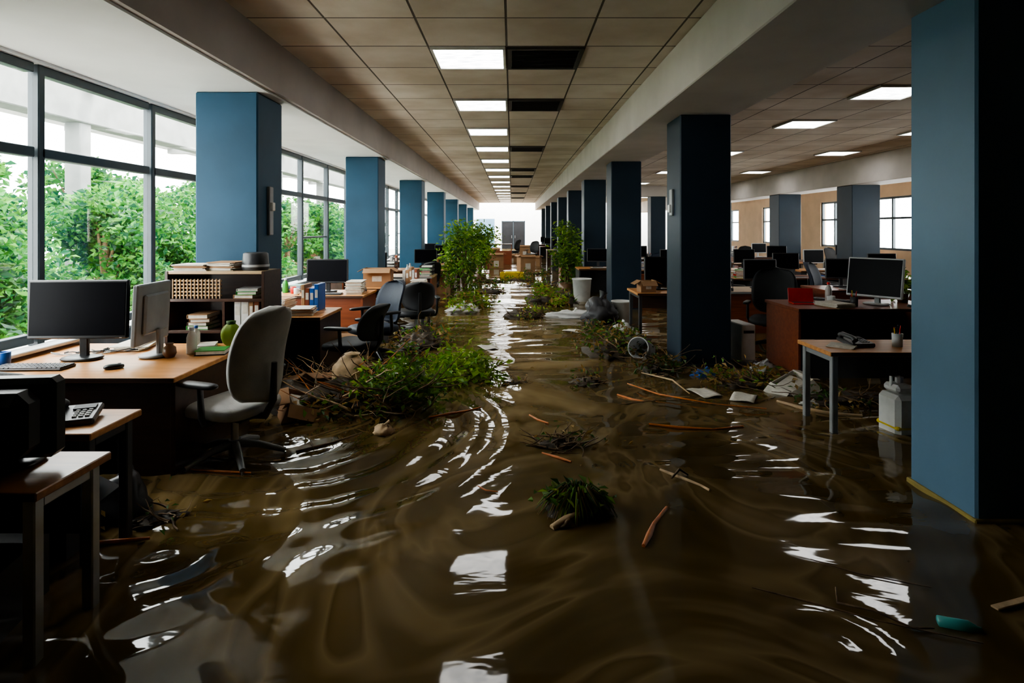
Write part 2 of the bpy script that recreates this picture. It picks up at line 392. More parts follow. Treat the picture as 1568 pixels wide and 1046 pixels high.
def lamp(x, y, w=0.72, d=0.72):
    b = MB(); z = CEIL
    for sx in (-1, 1): b.box((x+sx*(w/2-0.012), y, z-0.012), (0.024, d, 0.026), 'lampf')
    for sy in (-1, 1): b.box((x, y+sy*(d/2-0.012), z-0.012), (w-0.048, 0.024, 0.026), 'lampf')
    b.box((x, y, z-0.006), (w-0.05, d-0.05, 0.012), 'lamp')
    b.make('ceiling_light')
def vent(x, y, w=0.74, d=0.72):
    b = MB(); z = CEIL
    for sx in (-1, 1): b.box((x+sx*(w/2-0.02), y, z-0.012), (0.04, d, 0.028), 'vent')
    for sy in (-1, 1): b.box((x, y+sy*(d/2-0.02), z-0.012), (w-0.08, 0.04, 0.028), 'vent')
    b.box((x, y, z-0.002), (w-0.06, d-0.06, 0.004), 'black')
    for i in range(12): b.box((x, y-d/2+0.07+i*(d-0.14)/11, z-0.014), (w-0.09, 0.03, 0.004), 'vent', r=(0.5, 0, 0))
    b.make('air_vent')
for i in range(0, 15):
    lamp(-0.425, 5.6+2.25*i+0.375)
for i in (0, 1, 3, 5, 6, 8, 10, 12):
    vent(0.325, 5.6+2.25*i+0.375)
for yy in (7.1, 9.35, 13.1, 17.6, 22, 27, 32): lamp(4.825, yy+0.375)
for yy in (10.1, 13.1, 17.6, 21, 27, 32): lamp(7.45, yy+0.375)

# ------------------------------------------------------------------ water
def axis(segs):
    out = [segs[0][0]]
    for (a, b2, st) in segs:
        n = max(1, int(round((b2-a)/st))); out += [a+(b2-a)*(i+1)/n for i in range(n)]
    return np.array(out)
ya = axis([(Y0, 1.4, 0.2), (1.4, 4.6, 0.014), (4.6, 12, 0.04), (12, YE-0.01, 0.16)])
xa = axis([(XL, 3.2, 0.024), (3.2, XR, 0.16)])
X, Y = np.meshgrid(xa, ya)
s = np.sin
w1 = 0.30*s(0.9*Y+0.7*X+0.3)+0.20*s(1.7*Y-1.5*X+1)+0.10*s(3.1*X+2.2*Y)
w2 = 0.25*s(1.3*Y-0.8*X+2)+0.16*s(2.3*X+1.1*Y)+0.08*s(4.1*Y-2.7*X)
near = 1/(1+np.exp(-(Y-2.5)*3))
calm = 1-0.62*np.exp(-((X-0.05)/0.9)**4)*np.exp(-((Y-2.6)/2.6)**4)
H = calm*(0.0055*s(2*PI/1.25*(Y+w1))*(0.2+0.8*near)+0.0040*s(2*PI/0.8*(0.85*Y+0.45*X+w2))*(0.15+0.85*near)
          + 0.0022*s(2*PI/0.42*(Y+0.7*w2-0.2*X))*near)
far = 1/(1+np.exp(-(Y-5.5)*2))
H += 0.0034*s(2*PI/0.5*(Y+0.5*w1+0.1*X))*far
def ring(cx, cy, r0, wd, lam, A, ph=0):
    r = np.sqrt((X-cx)**2+((Y-cy))**2)+0.05*w1
    return A*np.exp(-((r-r0)/wd)**2)*s(2*PI*r/lam+ph)
H += ring(-1.65, 4.35, 1.10, 0.60, 0.26, 0.0085)
H += ring(-1.9, 2.95, 0.70, 0.45, 0.26, 0.0050)
mr = 1/(1+np.exp(-(X-0.95)*5))
H += mr*(0.0036*s(2*PI/0.30*(Y+0.5*w1-0.15*X))*(0.5+0.5*s(1.9*X+1.3*Y)))*np.exp(-((Y-3.2)/2.2)**2)
H += ring(1.15, 2.1, 0.15, 0.22, 0.16, 0.0026)
ml = 1/(1+np.exp((X+0.90)*7))
H += ml*(0.015*s(2*PI/1.3*(Y-2.05+0.35*w2))+0.0035*s(2*PI/0.45*(0.8*Y+0.6*X+w2)))*np.exp(-((Y-2.0)/0.75)**2)
nx, ny = len(xa), len(ya)
V = np.stack([X.ravel(), Y.ravel(), (W+H).ravel()], 1)
idx = np.arange(nx*ny).reshape(ny, nx)
F = np.stack([idx[:-1, :-1].ravel(), idx[:-1, 1:].ravel(), idx[1:, 1:].ravel(), idx[1:, :-1].ravel()], 1)
me = bpy.data.meshes.new('flood_water'); me.from_pydata(V.tolist(), [], F.tolist())
me.polygons.foreach_set('use_smooth', [True]*len(F)); me.materials.append(M['water']); me.update()
sc.collection.objects.link(bpy.data.objects.new('flood_water', me))

# ------------------------------------------------------------------ furniture
def chair(x, y, rz, fab='fabblk', fr='black', seat=0.50, top=1.12, bw=0.46, base='black', arms=True, name='office_chair'):
    b = MB()
    b.cyl((0, 0, 0.17), (0, 0, 0.27), 0.038, base, 16)
    for i in range(5):
        a = 2*PI*i/5+0.3; c_, s_ = math.cos(a), math.sin(a)
        b.tube([(0, 0, 0.245), (0.15*c_, 0.15*s_, 0.225), (0.31*c_, 0.31*s_, 0.17)], [0.030, 0.024, 0.018], base, 8)
        b.cyl((0.31*c_, 0.31*s_, 0.16), (0.31*c_, 0.31*s_, 0.06), 0.008, 'steel', 6)
        b.cyl((0.31*c_-0.022*s_, 0.31*s_+0.022*c_, 0.032), (0.31*c_+0.022*s_, 0.31*s_-0.022*c_, 0.032), 0.03, 'black', 12)
    b.cyl((0, 0, 0.26), (0, 0, seat-0.05), 0.024, 'steel', 12)
    b.box((0, -0.02, seat-0.065), (0.2, 0.26, 0.04), fr, 0.01)
    b.sup((0, 0.02, seat-0.01), (0.50, 0.49, 0.10), fab, 0.55, 0.45, fn=lambda p: (p.x, p.y, p.z+0.10*p.x*p.x-0.25*max(0, p.y-0.12)**2*4))
    H = top-seat-0.06; z0 = seat+0.04
    b.tube([(0, -0.08, seat-0.06), (0, -0.25, seat-0.05), (0, -0.315, seat+0.06), (0, -0.325, seat+0.3)], [0.022, 0.024, 0.024, 0.018], fr, 8)
    def bk(u, v):
        uu = 2*u-1; vv = 2*v-1
        hw = bw/2*(1-abs(vv)**4.5*0.999)**(1/2.6)*(0.93+0.10*math.sin(v*PI))
        return (uu*hw, -0.245-0.10*v*v+0.07*(uu**2)*0.8+0.035*math.sin(v*PI*1.1), z0+v*H)
    b.sheet(bk, 14, 22, 0.06, fab)
    if arms:
        for sx in (-1, 1):
            b.tube([(sx*0.17, -0.02, seat-0.06), (sx*0.27, -0.03, seat-0.05), (sx*0.29, -0.03, seat), (sx*0.29, -0.02, seat+0.18)], [0.018, 0.02, 0.02, 0.018], fr, 8)
            b.sup((sx*0.29, 0.0, seat+0.195), (0.075, 0.30, 0.035), fr, 0.5, 0.5, nu=16, nv=8)
    return b.make(name, (x, y, 0), rz)

def desk(x0, x1, y0, y1, top='wood', body='woodd', style='panel', h=0.75, ped=True, name='office_desk', leg='steel', mod='back', mb=None):
    b = MB(); w, d = x1-x0, y1-y0
    b.box((w/2, d/2, h-0.016), (w, d, 0.032), top, 0.004)
    b.box((w/2, 0.001, h-0.016), (w-0.01, 0.004, 0.026), 'woodd' if top != 'woodl' else 'grey')
    if style == 'panel':
        b.box((0.025, d/2, (h-0.032)/2), (0.03, d-0.05, h-0.034), body, 0.003)
        b.box((w-0.025, d/2, (h-0.032)/2), (0.03, d-0.05, h-0.034), body, 0.003)
        yy = 0.06 if mod == 'front' else d-0.06
        b.box((w/2, yy, 0.40), (w-0.085, 0.02, 0.62), mb or body, 0.003)
    else:
        for xx in (0.05, w-0.05):
            for yy in (0.05, d-0.05): b.box((xx, yy, (h-0.03)/2), (0.045, 0.045, h-0.034), leg, 0.005)
            b.box((xx, d/2, h-0.06), (0.035, d-0.15, 0.04), leg, 0.004)
        b.box((w/2, d-0.06, h-0.17), (w-0.16, 0.015, 0.26), body, 0.002)
    if ped:
        px = 0.27 if w > 0.9 else w/2
        b.box((px, d/2, 0.36), (0.38, d-0.18, 0.62), body, 0.004)
        for i in range(3):
            b.box((px, 0.085, 0.15+0.2*i), (0.35, 0.02, 0.185), body, 0.004); b.box((px, 0.068, 0.19+0.2*i), (0.12, 0.014, 0.012), 'steel', 0.003)
    return b.make(name, (x0, y0, 0))

def monitor(x, y, z, rz=0, w=0.55, h=0.34, body='black', gap=0.13, name='computer_monitor', tilt=0.05):
    b = MB()
    b.sup((0, 0.03, 0.012), (0.26, 0.19, 0.024), body, 0.5, 0.8, nu=24, nv=6)
    b.box((0, 0.055, gap/2+0.05), (0.06, 0.03, gap+0.10), body, 0.008)
    T = b.T; b.T = Matrix.Translation((0, 0, gap+h/2)) @ Matrix.Rotation(-tilt, 4, 'X')
    b.box((0, 0, 0), (w, 0.035, h), body, 0.008)
    b.box((0, 0.028, 0), (w*0.7, 0.03, h*0.66), body, 0.012)
    b.box((0, -0.018, 0.004), (w-0.03, 0.004, h-0.038), 'screen', 0.001)
    b.box((w/2-0.04, -0.0185, -h/2+0.008), (0.015, 0.003, 0.004), 'lgrey')
    b.T = T
    return b.make(name, (x, y, z), rz)
def keyboard(x, y, z, rz=0, body='black', kk='keys'):
    b = MB(); b.box((0, 0, 0.008), (0.44, 0.15, 0.016), body, 0.004)
    for r in range(5):
        for c in range(15):
            if r == 0 and 4 <= c <= 9:
                if c == 4: b.box((-0.203+0.029*6.5, -0.056, 0.019), (0.17, 0.021, 0.008), kk, 0.002)
                continue
            b.box((-0.203+0.029*c, -0.056+0.028*r, 0.019), (0.024, 0.022, 0.008), kk, 0.002)
    return b.make('keyboard', (x, y, z), rz)
def mouse(x, y, z, rz=0):
    b = MB(); b.sup((0, 0, 0.014), (0.065, 0.115, 0.036), 'black', 0.8, 0.8, fn=lambda p: (p.x, p.y, max(p.z, -0.012)*(1+1.5*max(0, -p.y))))
    b.box((0, 0.03, 0.031), (0.006, 0.02, 0.006), 'grey', 0.002)
    return b.make('computer_mouse', (x, y, z), rz)
def papers(x, y, z, rz=0, n=14, w=0.22, d=0.30, t=0.006):
    b = MB()
    for i in range(n):
        b.box((R.uniform(-.012, .012), R.uniform(-.012, .012), t*(i+0.5)), (w, d, t*0.9), 'paper' if R.random() < .8 else 'card', r=(0, 0, R.uniform(-.12, .12)))
    return b.make('paper_stack', (x, y, z), rz)
def books(x, y, z, rz=0, n=3, cols=('green', 'bluec', 'red', 'woodd', 'card', 'lgrey')):
    b = MB(); zz = 0
    for i in range(n):
        t = R.uniform(0.018, 0.04); k = R.choice(cols); r = (0, 0, R.uniform(-.15, .15)); w, d = R.uniform(.15, .19), R.uniform(.21, .26)
        b.box((0, 0, zz+0.002), (w, d, 0.004), k, r=r); b.box((0, 0, zz+t-0.002), (w, d, 0.004), k, r=r)
        b.box((0.003, 0, zz+t/2), (w-0.012, d-0.01, t-0.008), 'paper', r=r)
        b.box((-math.cos(r[2])*(w/2-0.002), -math.sin(r[2])*(w/2-0.002), zz+t/2), (0.004, d, t), k, r=r); zz += t
    return b.make('book_stack', (x, y, z), rz)
def binders(x, y, z, rz=0, n=5):
    b = MB(); xx = 0
    for i in range(n):
        t = R.uniform(0.04, 0.07); k = R.choice(('dgrey', 'wplas', 'bluec', 'card', 'lgrey', 'woodr'))
        hh = R.uniform(0.24, 0.31); b.box((xx+t/2-n*0.027, 0, hh/2), (t*0.94, 0.24, hh), k, 0.004)
        b.box((xx+t/2-n*0.027, -0.121, hh*0.65), (t*0.6, 0.003, hh*0.3), 'paper'); xx += t
    return b.make('binder_row', (x, y, z), rz)
def mug(x, y, z, k='wplas'):
    b = MB(); b.lathe([(0.001, 0.002), (0.03, 0), (0.038, 0.01), (0.04, 0.09), (0.036, 0.092), (0.034, 0.015), (0.001, 0.012)], (0, 0, 0), k)
    b.tube([(0.038, 0, 0.075), (0.06, 0, 0.07), (0.064, 0, 0.045), (0.055, 0, 0.025), (0.038, 0, 0.02)], 0.005, k, 8)
    return b.make('coffee_mug', (x, y, z), R.uniform(0, 6))
def bottle(x, y, z, k='wplas', h=0.2, r=0.035, cap='lgrey', name='plastic_bottle'):
    b = MB(); b.lathe([(0.001, 0), (r*0.95, 0), (r, 0.01), (r, h*0.62), (r*0.8, h*0.74), (r*0.4, h*0.84), (r*0.4, h*0.9)], (0, 0, 0), k)
    b.lathe([(r*0.48, h*0.88), (r*0.48, h), (0.001, h)], (0, 0, 0), cap)
    return b.make(name, (x, y, z))
def carton(x, y, z, rz=0, w=0.35, d=0.28, h=0.22, k='card', name='cardboard_box', rot=None):
    b = MB(); t = 0.006
    b.box((0, 0, t/2), (w, d, t), k)
    for sx in (-1, 1):
        b.box((sx*(w/2-t/2), 0, h/2), (t, d, h), k); b.box((sx*(w/2+0.045), 0, h-0.02), (0.11, d*0.98, t), k, r=(0, sx*0.5, 0))
    for sy in (-1, 1):
        b.box((0, sy*(d/2-t/2), h/2), (w-2*t, t, h), k)
    b.box((0, -d/2-0.045, h-0.03), (w*0.98, 0.11, t), k, r=(0.6, 0, 0))
    b.box((0, 0, h*0.75), (w*0.8, d*0.8, 0.05), 'paper', 0.01, r=(0.05, 0.1, 0.2))
    b.box((0, -d/2-0.001, h*0.45), (w*0.35, 0.003, h*0.3), 'paper')
    return b.make(name, (x, y, z), rz, rot=rot)
def phone(x, y, z, rz=0, k='dgrey'):
    b = MB(); b.box((0, 0, 0.025), (0.19, 0.2, 0.03), k, 0.008, r=(0.12, 0, 0)); b.box((0.03, 0.045, 0.05), (0.09, 0.05, 0.006), 'screen', r=(0.12, 0, 0))
    for i in range(4):
        for j in range(3): b.box((0.01+j*0.025, -0.06+i*0.022, 0.034+i*0.003), (0.018, 0.015, 0.008), 'lgrey', 0.002)
    b.tube([(-0.065, -0.085, 0.05), (-0.065, -0.06, 0.068), (-0.065, 0.06, 0.078), (-0.065, 0.085, 0.062)], [0.024, 0.018, 0.018, 0.024], k, 10)
    return b.make('desk_telephone', (x, y, z), rz)
def tower(x, y, z, rz=0, k='dgrey'):
    b = MB(); b.box((0, 0, 0.21), (0.18, 0.42, 0.42), k, 0.008); b.box((0, -0.212, 0.36), (0.15, 0.006, 0.04), 'black', 0.002)
    b.box((0, -0.212, 0.30), (0.15, 0.006, 0.025), 'lgrey', 0.002); b.cyl((0, -0.21, 0.2), (0, -0.218, 0.2), 0.012, 'steel', 12)
    for i in range(6): b.box((0, -0.212, 0.05+i*0.018), (0.12, 0.004, 0.006), 'black')
    return b.make('computer_tower', (x, y, z), rz)
def penpot(x, y, z, k='dgrey'):
    b = MB(); b.lathe([(0.001, 0), (0.035, 0), (0.038, 0.1), (0.034, 0.1), (0.032, 0.006), (0.001, 0.006)], (0, 0, 0), k, 14)
    for i in range(6):
        a = R.uniform(0, 6.28); b.cyl((0.01*math.cos(a), 0.01*math.sin(a), 0.01), (0.03*math.cos(a), 0.03*math.sin(a), R.uniform(.13, .17)), 0.004, R.choice(('bluec', 'red', 'black', 'yellow')), 6)
    return b.make('pen_holder', (x, y, z))
def printer(x, y, z, rz=0, k='lgrey'):
    b = MB(); b.box((0, 0, 0.10), (0.42, 0.36, 0.20), k, 0.025); b.box((0, 0.02, 0.215), (0.34, 0.24, 0.03), 'dgrey', 0.01)
    b.box((0, -0.18, 0.07), (0.30, 0.02, 0.05), 'black', 0.004); b.box((0, -0.23, 0.05), (0.26, 0.12, 0.008), 'dgrey', 0.003, r=(0.1, 0, 0))
    b.box((0, 0.16, 0.28), (0.26, 0.01, 0.18), 'paper', r=(-0.3, 0, 0)); b.box((0.14, -0.12, 0.205), (0.09, 0.06, 0.012), 'black', 0.003)
    return b.make('office_printer', (x, y, z), rz)
def bin_(x, y, z, h=0.36, r=0.13, k='wplas', name='waste_bin', rot=None):
    b = MB(); b.lathe([(0.001, 0), (r*0.75, 0), (r*0.78, 0.01), (r*0.98, h-0.02), (r*1.04, h-0.018), (r*1.04, h), (r*0.96, h), (r*0.74, 0.02), (0.001, 0.018)], (0, 0, 0), k, 24)
    return b.make(name, (x, y, z), rot=rot)
def lampd(x, y, z, rz=0):
    b = MB(); b.lathe([(0.001, 0.02), (0.08, 0.018), (0.085, 0)], (0, 0, 0), 'black', 20)
    b.tube([(0, 0, 0.01), (0, 0.05, 0.2), (0, 0.02, 0.34), (0, -0.1, 0.42)], 0.007, 'black', 8)
    b.lathe([(0.02, 0.05), (0.03, 0.03), (0.065, -0.04), (0.06, -0.04), (0.001, 0.02)], (0, -0.12, 0.41), 'black', 18, r=(-0.5, 0, 0))
    return b.make('desk_lamp', (x, y, z), rz)
def tray(x, y, z, rz=0):
    b = MB()
    for i in range(3):
        zz = 0.005+0.07*i
        b.box((0, 0, zz), (0.25, 0.33, 0.005), 'dgrey'); b.box((-0.125, 0, zz+0.02), (0.005, 0.33, 0.04), 'dgrey'); b.box((0.125, 0, zz+0.02), (0.005, 0.33, 0.04), 'dgrey')
        b.box((0, 0.165, zz+0.02), (0.25, 0.005, 0.04), 'dgrey'); b.box((0, 0, zz+0.012+0.005*(i % 2)), (0.21, 0.29, 0.02), 'paper', r=(0, 0, 0.04*(i-1)))
        if i < 2:
            for sx in (-1, 1):
                for sy in (-1, 1): b.box((sx*0.12, sy*0.155, zz+0.035), (0.008, 0.008, 0.07), 'dgrey')
    return b.make('paper_tray', (x, y, z), rz)

def clutter(x0, x1, y0, y1, z, mon=1, rz=0, dens=0.8, body='black'):
    w, d = x1-x0, y1-y0
    n = max(2, int(w/0.33)); cells = list(range(n)); mids = [x0+(i+0.5)*w/n for i in range(n)]
    mc = []
    if mon:
        i = R.randrange(n) if n < 3 else R.choice(range(1, n-1)) if n > 3 else 1
        mw = min(0.5, 1.5*w/n)
        monitor(mids[i], y0+d*0.62, z, rz+R.uniform(-.25, .25), mw, mw*0.62, body)
        if rz == 0: keyboard(mids[i], y0+0.13, z, R.uniform(-.1, .1), R.choice(('black', 'lgrey')), R.choice(('keys', 'wplas')))
        mc = [i-1, i, i+1] if mw > w/n*1.05 else [i]
    for i in cells:
        if i in mc and mon:
            continue
        for yy in (y0+d*0.27, y0+d*0.74):
            if R.random() > dens: continue
            xx = mids[i]+R.uniform(-.02, .02); t = R.random(); rr = R.uniform(-.3, .3)
            if t < 0.22: papers(xx, yy, z, rr, R.randint(6, 22))
            elif t < 0.42: books(xx, yy, z, rr, R.randint(2, 5))
            elif t < 0.55: binders(xx, yy, z, rr*0.4, R.randint(3, 5))
            elif t < 0.63: mug(xx, yy, z, R.choice(('wplas', 'red', 'bluec', 'brown')))
            elif t < 0.71: carton(xx, yy, z, rr*0.3, 0.24, 0.2, 0.16)
            elif t < 0.78: phone(xx, yy, z, rr)
            elif t < 0.85: penpot(xx, yy, z)
            elif t < 0.93: tray(xx, yy, z, rr*0.3)
            else: bottle(xx, yy, z, R.choice(('wplas', 'teal', 'yellow')), 0.22)

# ---- left foreground desk
desk(-3.46, -2.04, 3.55, 4.62, 'wood', 'woodd', 'panel', ped=False, mod='front')
Z = 0.75
monitor(-2.96, 4.02, Z, 0.05, 0.66, 0.40, gap=0.15)
monitor(-2.55, 4.16, Z, -1.48, 0.46, 0.42, body='grey', gap=0.10)
keyboard(-3.08, 3.78, Z, 0.05)
mouse(-2.56, 3.78, Z, -0.9)
bottle(-2.31, 4.24, Z, 'wplas', 0.19, 0.035)
bottle(-2.42, 4.50, Z, 'wplas', 0.16, 0.03, 'bluec')
b = MB(); b.lathe([(0.001, 0), (0.03, 0), (0.045, 0.03), (0.04, 0.07), (0.022, 0.085), (0.028, 0.10), (0.02, 0.10), (0.001, 0.08)], (0, 0, 0), 'brown'); b.make('clay_pot', (-2.40, 4.12, Z))
b = MB(); b.box((0, 0, 0.004), (0.2, 0.15, 0.008), 'black'); b.box((0.005, 0, 0.02), (0.19, 0.145, 0.022), 'paper'); b.box((0, 0, 0.034), (0.2, 0.15, 0.006), 'green'); b.make('green_book', (-2.16, 4.24, Z), 0.2)
b = MB(); b.sup((0, 0, 0.09), (0.15, 0.15, 0.18), 'l2', 1, 1, fn=lambda p: (p.x*(1+0.08*math.cos(6*math.atan2(p.y, p.x))), p.y*(1+0.08*math.cos(6*math.atan2(p.y, p.x))), p.z))
b.lathe([(0.03, 0), (0.035, 0.03), (0.001, 0.03)], (0, 0, 0.165), 'l3', 12); b.make('green_glass_vase', (-2.15, 4.50, Z))
mug(-3.34, 3.86, Z, 'bluec')
papers(-2.85, 4.45, Z, 0.2, 6); papers(-2.30, 4.45, Z, 0.4, 5, .12, .18)
b = MB()
for q in range(7):
    pts = []; x_, y_ = R.uniform(-3.2, -2.95), R.uniform(4.2, 4.28)
    for i in range(12): x_ += R.uniform(-.06, .07); x_ = min(x_, -2.72); y_ = min(4.29, max(4.17, y_+R.uniform(-.04, .04))); pts.append((x_, y_, Z+0.006+0.012*(q % 2)+abs(R.gauss(0, .008))))
    b.tube(pts, 0.004, 'black' if q % 2 else 'lgrey', 6)
b.make('cable_tangle')
chair(-1.82, 3.86, 1.22, 'fabgrey', 'dgrey', 0.50, 1.18, 0.46, base='grey')
chair(-2.63, 3.24, 0.05, 'fabblk', 'black', 0.46, 0.96, 0.46, arms=False)

# ---- near left tables
desk(-2.75, -1.62, 2.0, 2.38, 'woodm', 'black', 'legs', ped=False, name='side_table')
desk(-2.75, -1.85, 2.58, 2.94, 'wood', 'black', 'legs', ped=False, name='side_table', leg='dgrey')
b = MB()
b.sup((0, 0.02, 0.012), (0.24, 0.22, 0.024), 'black', 0.5, 0.8, nv=6); b.cyl((0, 0.02, 0.02), (0, 0.02, 0.06), 0.05, 'black')
b.box((0, 0, 0.19), (0.40, 0.09, 0.30), 'black', 0.02); b.box((0, -0.10, 0.19), (0.34, 0.14, 0.24), 'black', 0.04)
for i in range(6): b.box((0, -0.172, 0.14+i*0.02), (0.22, 0.004, 0.007), 'dgrey')
b.box((0, 0.047, 0.19), (0.34, 0.004, 0.25), 'screen')
b.make('bulky_monitor', (-1.92, 2.22, Z), 0.12)
phone(-2.05, 2.76, Z, 0.4); papers(-2.4, 2.76, Z, 0.1, 5)
tower(-1.95, 2.20, 0, 0.2, 'black'); tower(-2.25, 2.22, 0, -0.1, 'dgrey'); carton(-2.25, 2.76, 0, 0.1, 0.45, 0.26, 0.42, 'dgrey', 'storage_box')
b = MB(); b.blob((0, 0, 0.17), (0.30, 0.22, 0.34), 'dgrey', 0.22, 3); b.tube([(-.03, 0, .3), (0.0, 0, .37), (0.03, 0, .39)], [.03, .02, .035], 'dgrey', 8); b.make('plastic_bag', (-2.05, 3.1, 0.0))

# ---- shelf near column
b = MB()
x0, x1, y0, y1, h = -2.86, -2.04, 4.84, 5.18, 1.30
w = x1-x0; d = y1-y0
for xx in (0.012, w-0.012): b.box((xx, d/2, h/2), (0.024, d, h), 'woodd', 0.002)
for zz in (0.06, 0.45, 0.80, 1.06, h-0.012): b.box((w/2, d/2, zz), (w-0.05, d-0.01, 0.024), 'woodd' if zz < 1.2 else 'woodl', 0.002)
b.box((w/2, d-0.006, h/2), (w-0.05, 0.01, h-0.03), 'woodd'); b.box((w*0.58, d/2, 0.93), (0.02, d-0.03, 0.24), 'woodd')
for zz in (1.10, 1.13, 1.16, 1.19, 1.22): b.tube([(0.06, 0.02, zz), (0.46, 0.02, zz)], 0.008, 'woodl', 6)
for i in range(14): b.tube([(0.06+i*0.03, 0.012, 1.075), (0.06+i*0.03, 0.012, 1.235)], 0.006, 'woodl', 6)
b.make('bookshelf', (x0, y0, 0))
papers(-2.68, 5.0, 1.30, 0.1, 9, 0.26, 0.28); papers(-2.42, 5.02, 1.30, -0.1, 12, 0.24, 0.27)
b = MB(); b.lathe([(0.10, 0), (0.11, 0.02), (0.10, 0.14), (0.085, 0.15), (0.001, 0.15)], (0, 0, 0), 'dgrey', 24); b.lathe([(0.111, 0.03), (0.111, 0.05)], (0, 0, 0), 'lgrey', 24); b.make('desk_speaker', (-2.18, 5.0, 1.30))
binders(-2.2, 5.0, 0.812, 0, 4); books(-2.62, 5.0, 0.812, 0.1, 4); books(-2.6, 5.0, 0.462, 0.1, 5); binders(-2.3, 5.0, 0.462, 0, 4); books(-2.22, 5.0, 1.072, 0, 3)

# ---- left row further
desk(-2.42, -1.95, 5.98, 6.75, 'wood', 'woodd', 'panel', ped=False)
papers(-2.2, 6.2, Z, 0.2, 12); binders(-2.2, 6.55, Z, 0, 4)
desk(-3.2, -2.45, 6.1, 6.9, 'woodr', 'woodd', 'panel', ped=False); clutter(-3.2, -2.45, 6.1, 6.9, Z, 0)
chair(-1.62, 6.0, 1.3, 'fabblk', 'black', 0.48, 0.92, 0.44)
chair(-1.60, 6.85, 2.4, 'fabblue', 'black', 0.50, 1.05, 0.46)
desk(-3.3, -2.0, 7.9, 8.7, 'wood', 'woodr', 'panel', ped=False, mod='front')
monitor(-2.62, 8.35, Z, 0.05, 0.58, 0.34); mug(-2.95, 8.05, Z, 'wplas'); mug(-3.05, 8.2, Z, 'red'); books(-3.08, 8.42, Z, 0, 4, ('bluec', 'teal')); papers(-2.18, 8.2, Z, 0.1, 30)
keyboard(-2.55, 8.05, Z, 0); phone(-2.2, 8.5, Z, .3)
bottle(-3.2, 8.3, Z, 'green', 0.2, 0.04)
desk(-2.35, -1.30, 8.85, 9.6, 'wood', 'woodd', 'legs', ped=True, leg='dgrey')
carton(-2.1, 9.25, Z, 0.05, 0.42, 0.3, 0.28); books(-1.75, 9.05, Z, 0.2, 4); papers(-1.45, 9.2, Z, 0.1, 18)
binders(-1.6, 9.42, Z, 0, 5)
chair(-1.35, 8.3, 0.3, 'fabblk', 'black', 0.48, 0.95, 0.44)
tower(-1.75, 7.9, 0, 0.2)
yy = 11.0; t = 0
while yy < 38:
    inC = any(abs(yy+0.4-(c+0.28)) < 0.75 for c in (10.2, 15.1, 20, 25, 30, 35))
    xb = -2.15 if inC else -3.2
    xe = -1.25-R.uniform(0, .25)
    desk(xb, xe, yy, yy+0.8, R.choice(('wood', 'wood', 'woodl')), R.choice(('woodd', 'woodr', 'card')), 'panel', ped=False, mod=R.choice(('front', 'back')))
    clutter(xb, xe, yy, yy+0.8, Z, 1 if (xe-xb) > 1.2 else t % 2, dens=0.95)
    if t % 2 == 0 and yy < 25: chair(xe-0.3, yy+1.25, R.uniform(-1, 1), R.choice(('fabblk', 'fabblue')), 'black', 0.48, 1.0)
    elif yy < 30: carton(xe-0.35, yy+1.2, 0, 0.1, 0.45, 0.4, 0.5)
    yy += 1.75; t += 1

# ---- right side
desk(2.32, 3.4, 4.28, 4.78, 'wood', 'dgrey', 'legs', ped=False, leg='grey')
phone(2.66, 4.55, Z, 0.1, 'dgrey'); papers(2.52, 4.48, Z, 0.8, 3, .14, .18); penpot(2.95, 4.5, Z, 'lgrey')
b = MB(); b.box((0, 0, 0.20), (0.19, 0.22, 0.40), 'wplas', 0.03); b.box((0, 0, 0.44), (0.14, 0.16, 0.06), 'wplas', 0.02); b.cyl((0.03, 0.03, 0.46), (0.03, 0.03, 0.51), 0.028, 'lgrey'); b.tube([(-.06, 0, .44), (-.06, 0, .52), (0.0, 0, .52), (0.0, 0, .46)], 0.012, 'wplas', 8)
b.box((0, 0, 0.165), (0.194, 0.224, 0.03), 'yellow', 0.01); b.make('plastic_jerrycan', (2.88, 4.38, 0.03), 0.1)
DH = 0.84
desk(2.90, 4.5, 5.95, 6.75, 'woodr', 'woodr', 'panel', h=DH, ped=False, mod='back', mb='woodd')
tower(3.3, 6.35, 0, 0.1, 'black'); carton(3.75, 6.3, 0, 0.1, 0.4, 0.35, 0.4, 'dgrey', 'storage_box'); bin_(4.15, 6.3, 0, 0.4, 0.14, 'lgrey')
b = MB()
b.box((0, 0, 0.008), (0.26, 0.18, 0.014), 'red', 0.004); b.box((0, 0.10, 0.08), (0.26, 0.012, 0.16), 'red', 0.004, r=(-0.2, 0, 0)); b.box((0, 0, 0.016), (0.22, 0.10, 0.003), 'dgrey'); b.make('red_laptop', (3.15, 6.35, DH), -0.15)
monitor(3.86, 6.25, DH, -1.0, 0.56, 0.42, body='lgrey', gap=0.08, tilt=0.15)
mug(3.42, 6.3, DH, 'wplas'); bottle(3.5, 6.5, DH, 'wplas', 0.22, 0.035, 'red'); penpot(3.58, 6.15, DH); papers(3.35, 6.1, DH, .3, 8); keyboard(3.6, 6.6, DH, -0.9); lampd(4.2, 6.1, DH, 0.6)
b = MB(); b.lathe([(0.001, 0), (0.05, 0), (0.065, 0.1), (0.055, 0.1), (0.001, 0.08)], (0, 0, 0), 'brown', 16)
b.leaves(NR.normal(size=(160, 3))*[0.07, 0.07, 0.07]+[0, 0, 0.2], 0.07, ('l1', 'l3', 'l2'))
for i in range(8): a = R.uniform(0, 6.3); b.tube([(0, 0, 0.08), (0.03*math.cos(a), 0.03*math.sin(a), 0.15), (0.07*math.cos(a), 0.07*math.sin(a), 0.22)], 0.003, 'l3', 5)
b.make('potted_plant', (4.32, 6.5, DH))
chair(3.25, 7.35, 2.6, 'fabblk', 'black', 0.52, 1.17, 0.52)
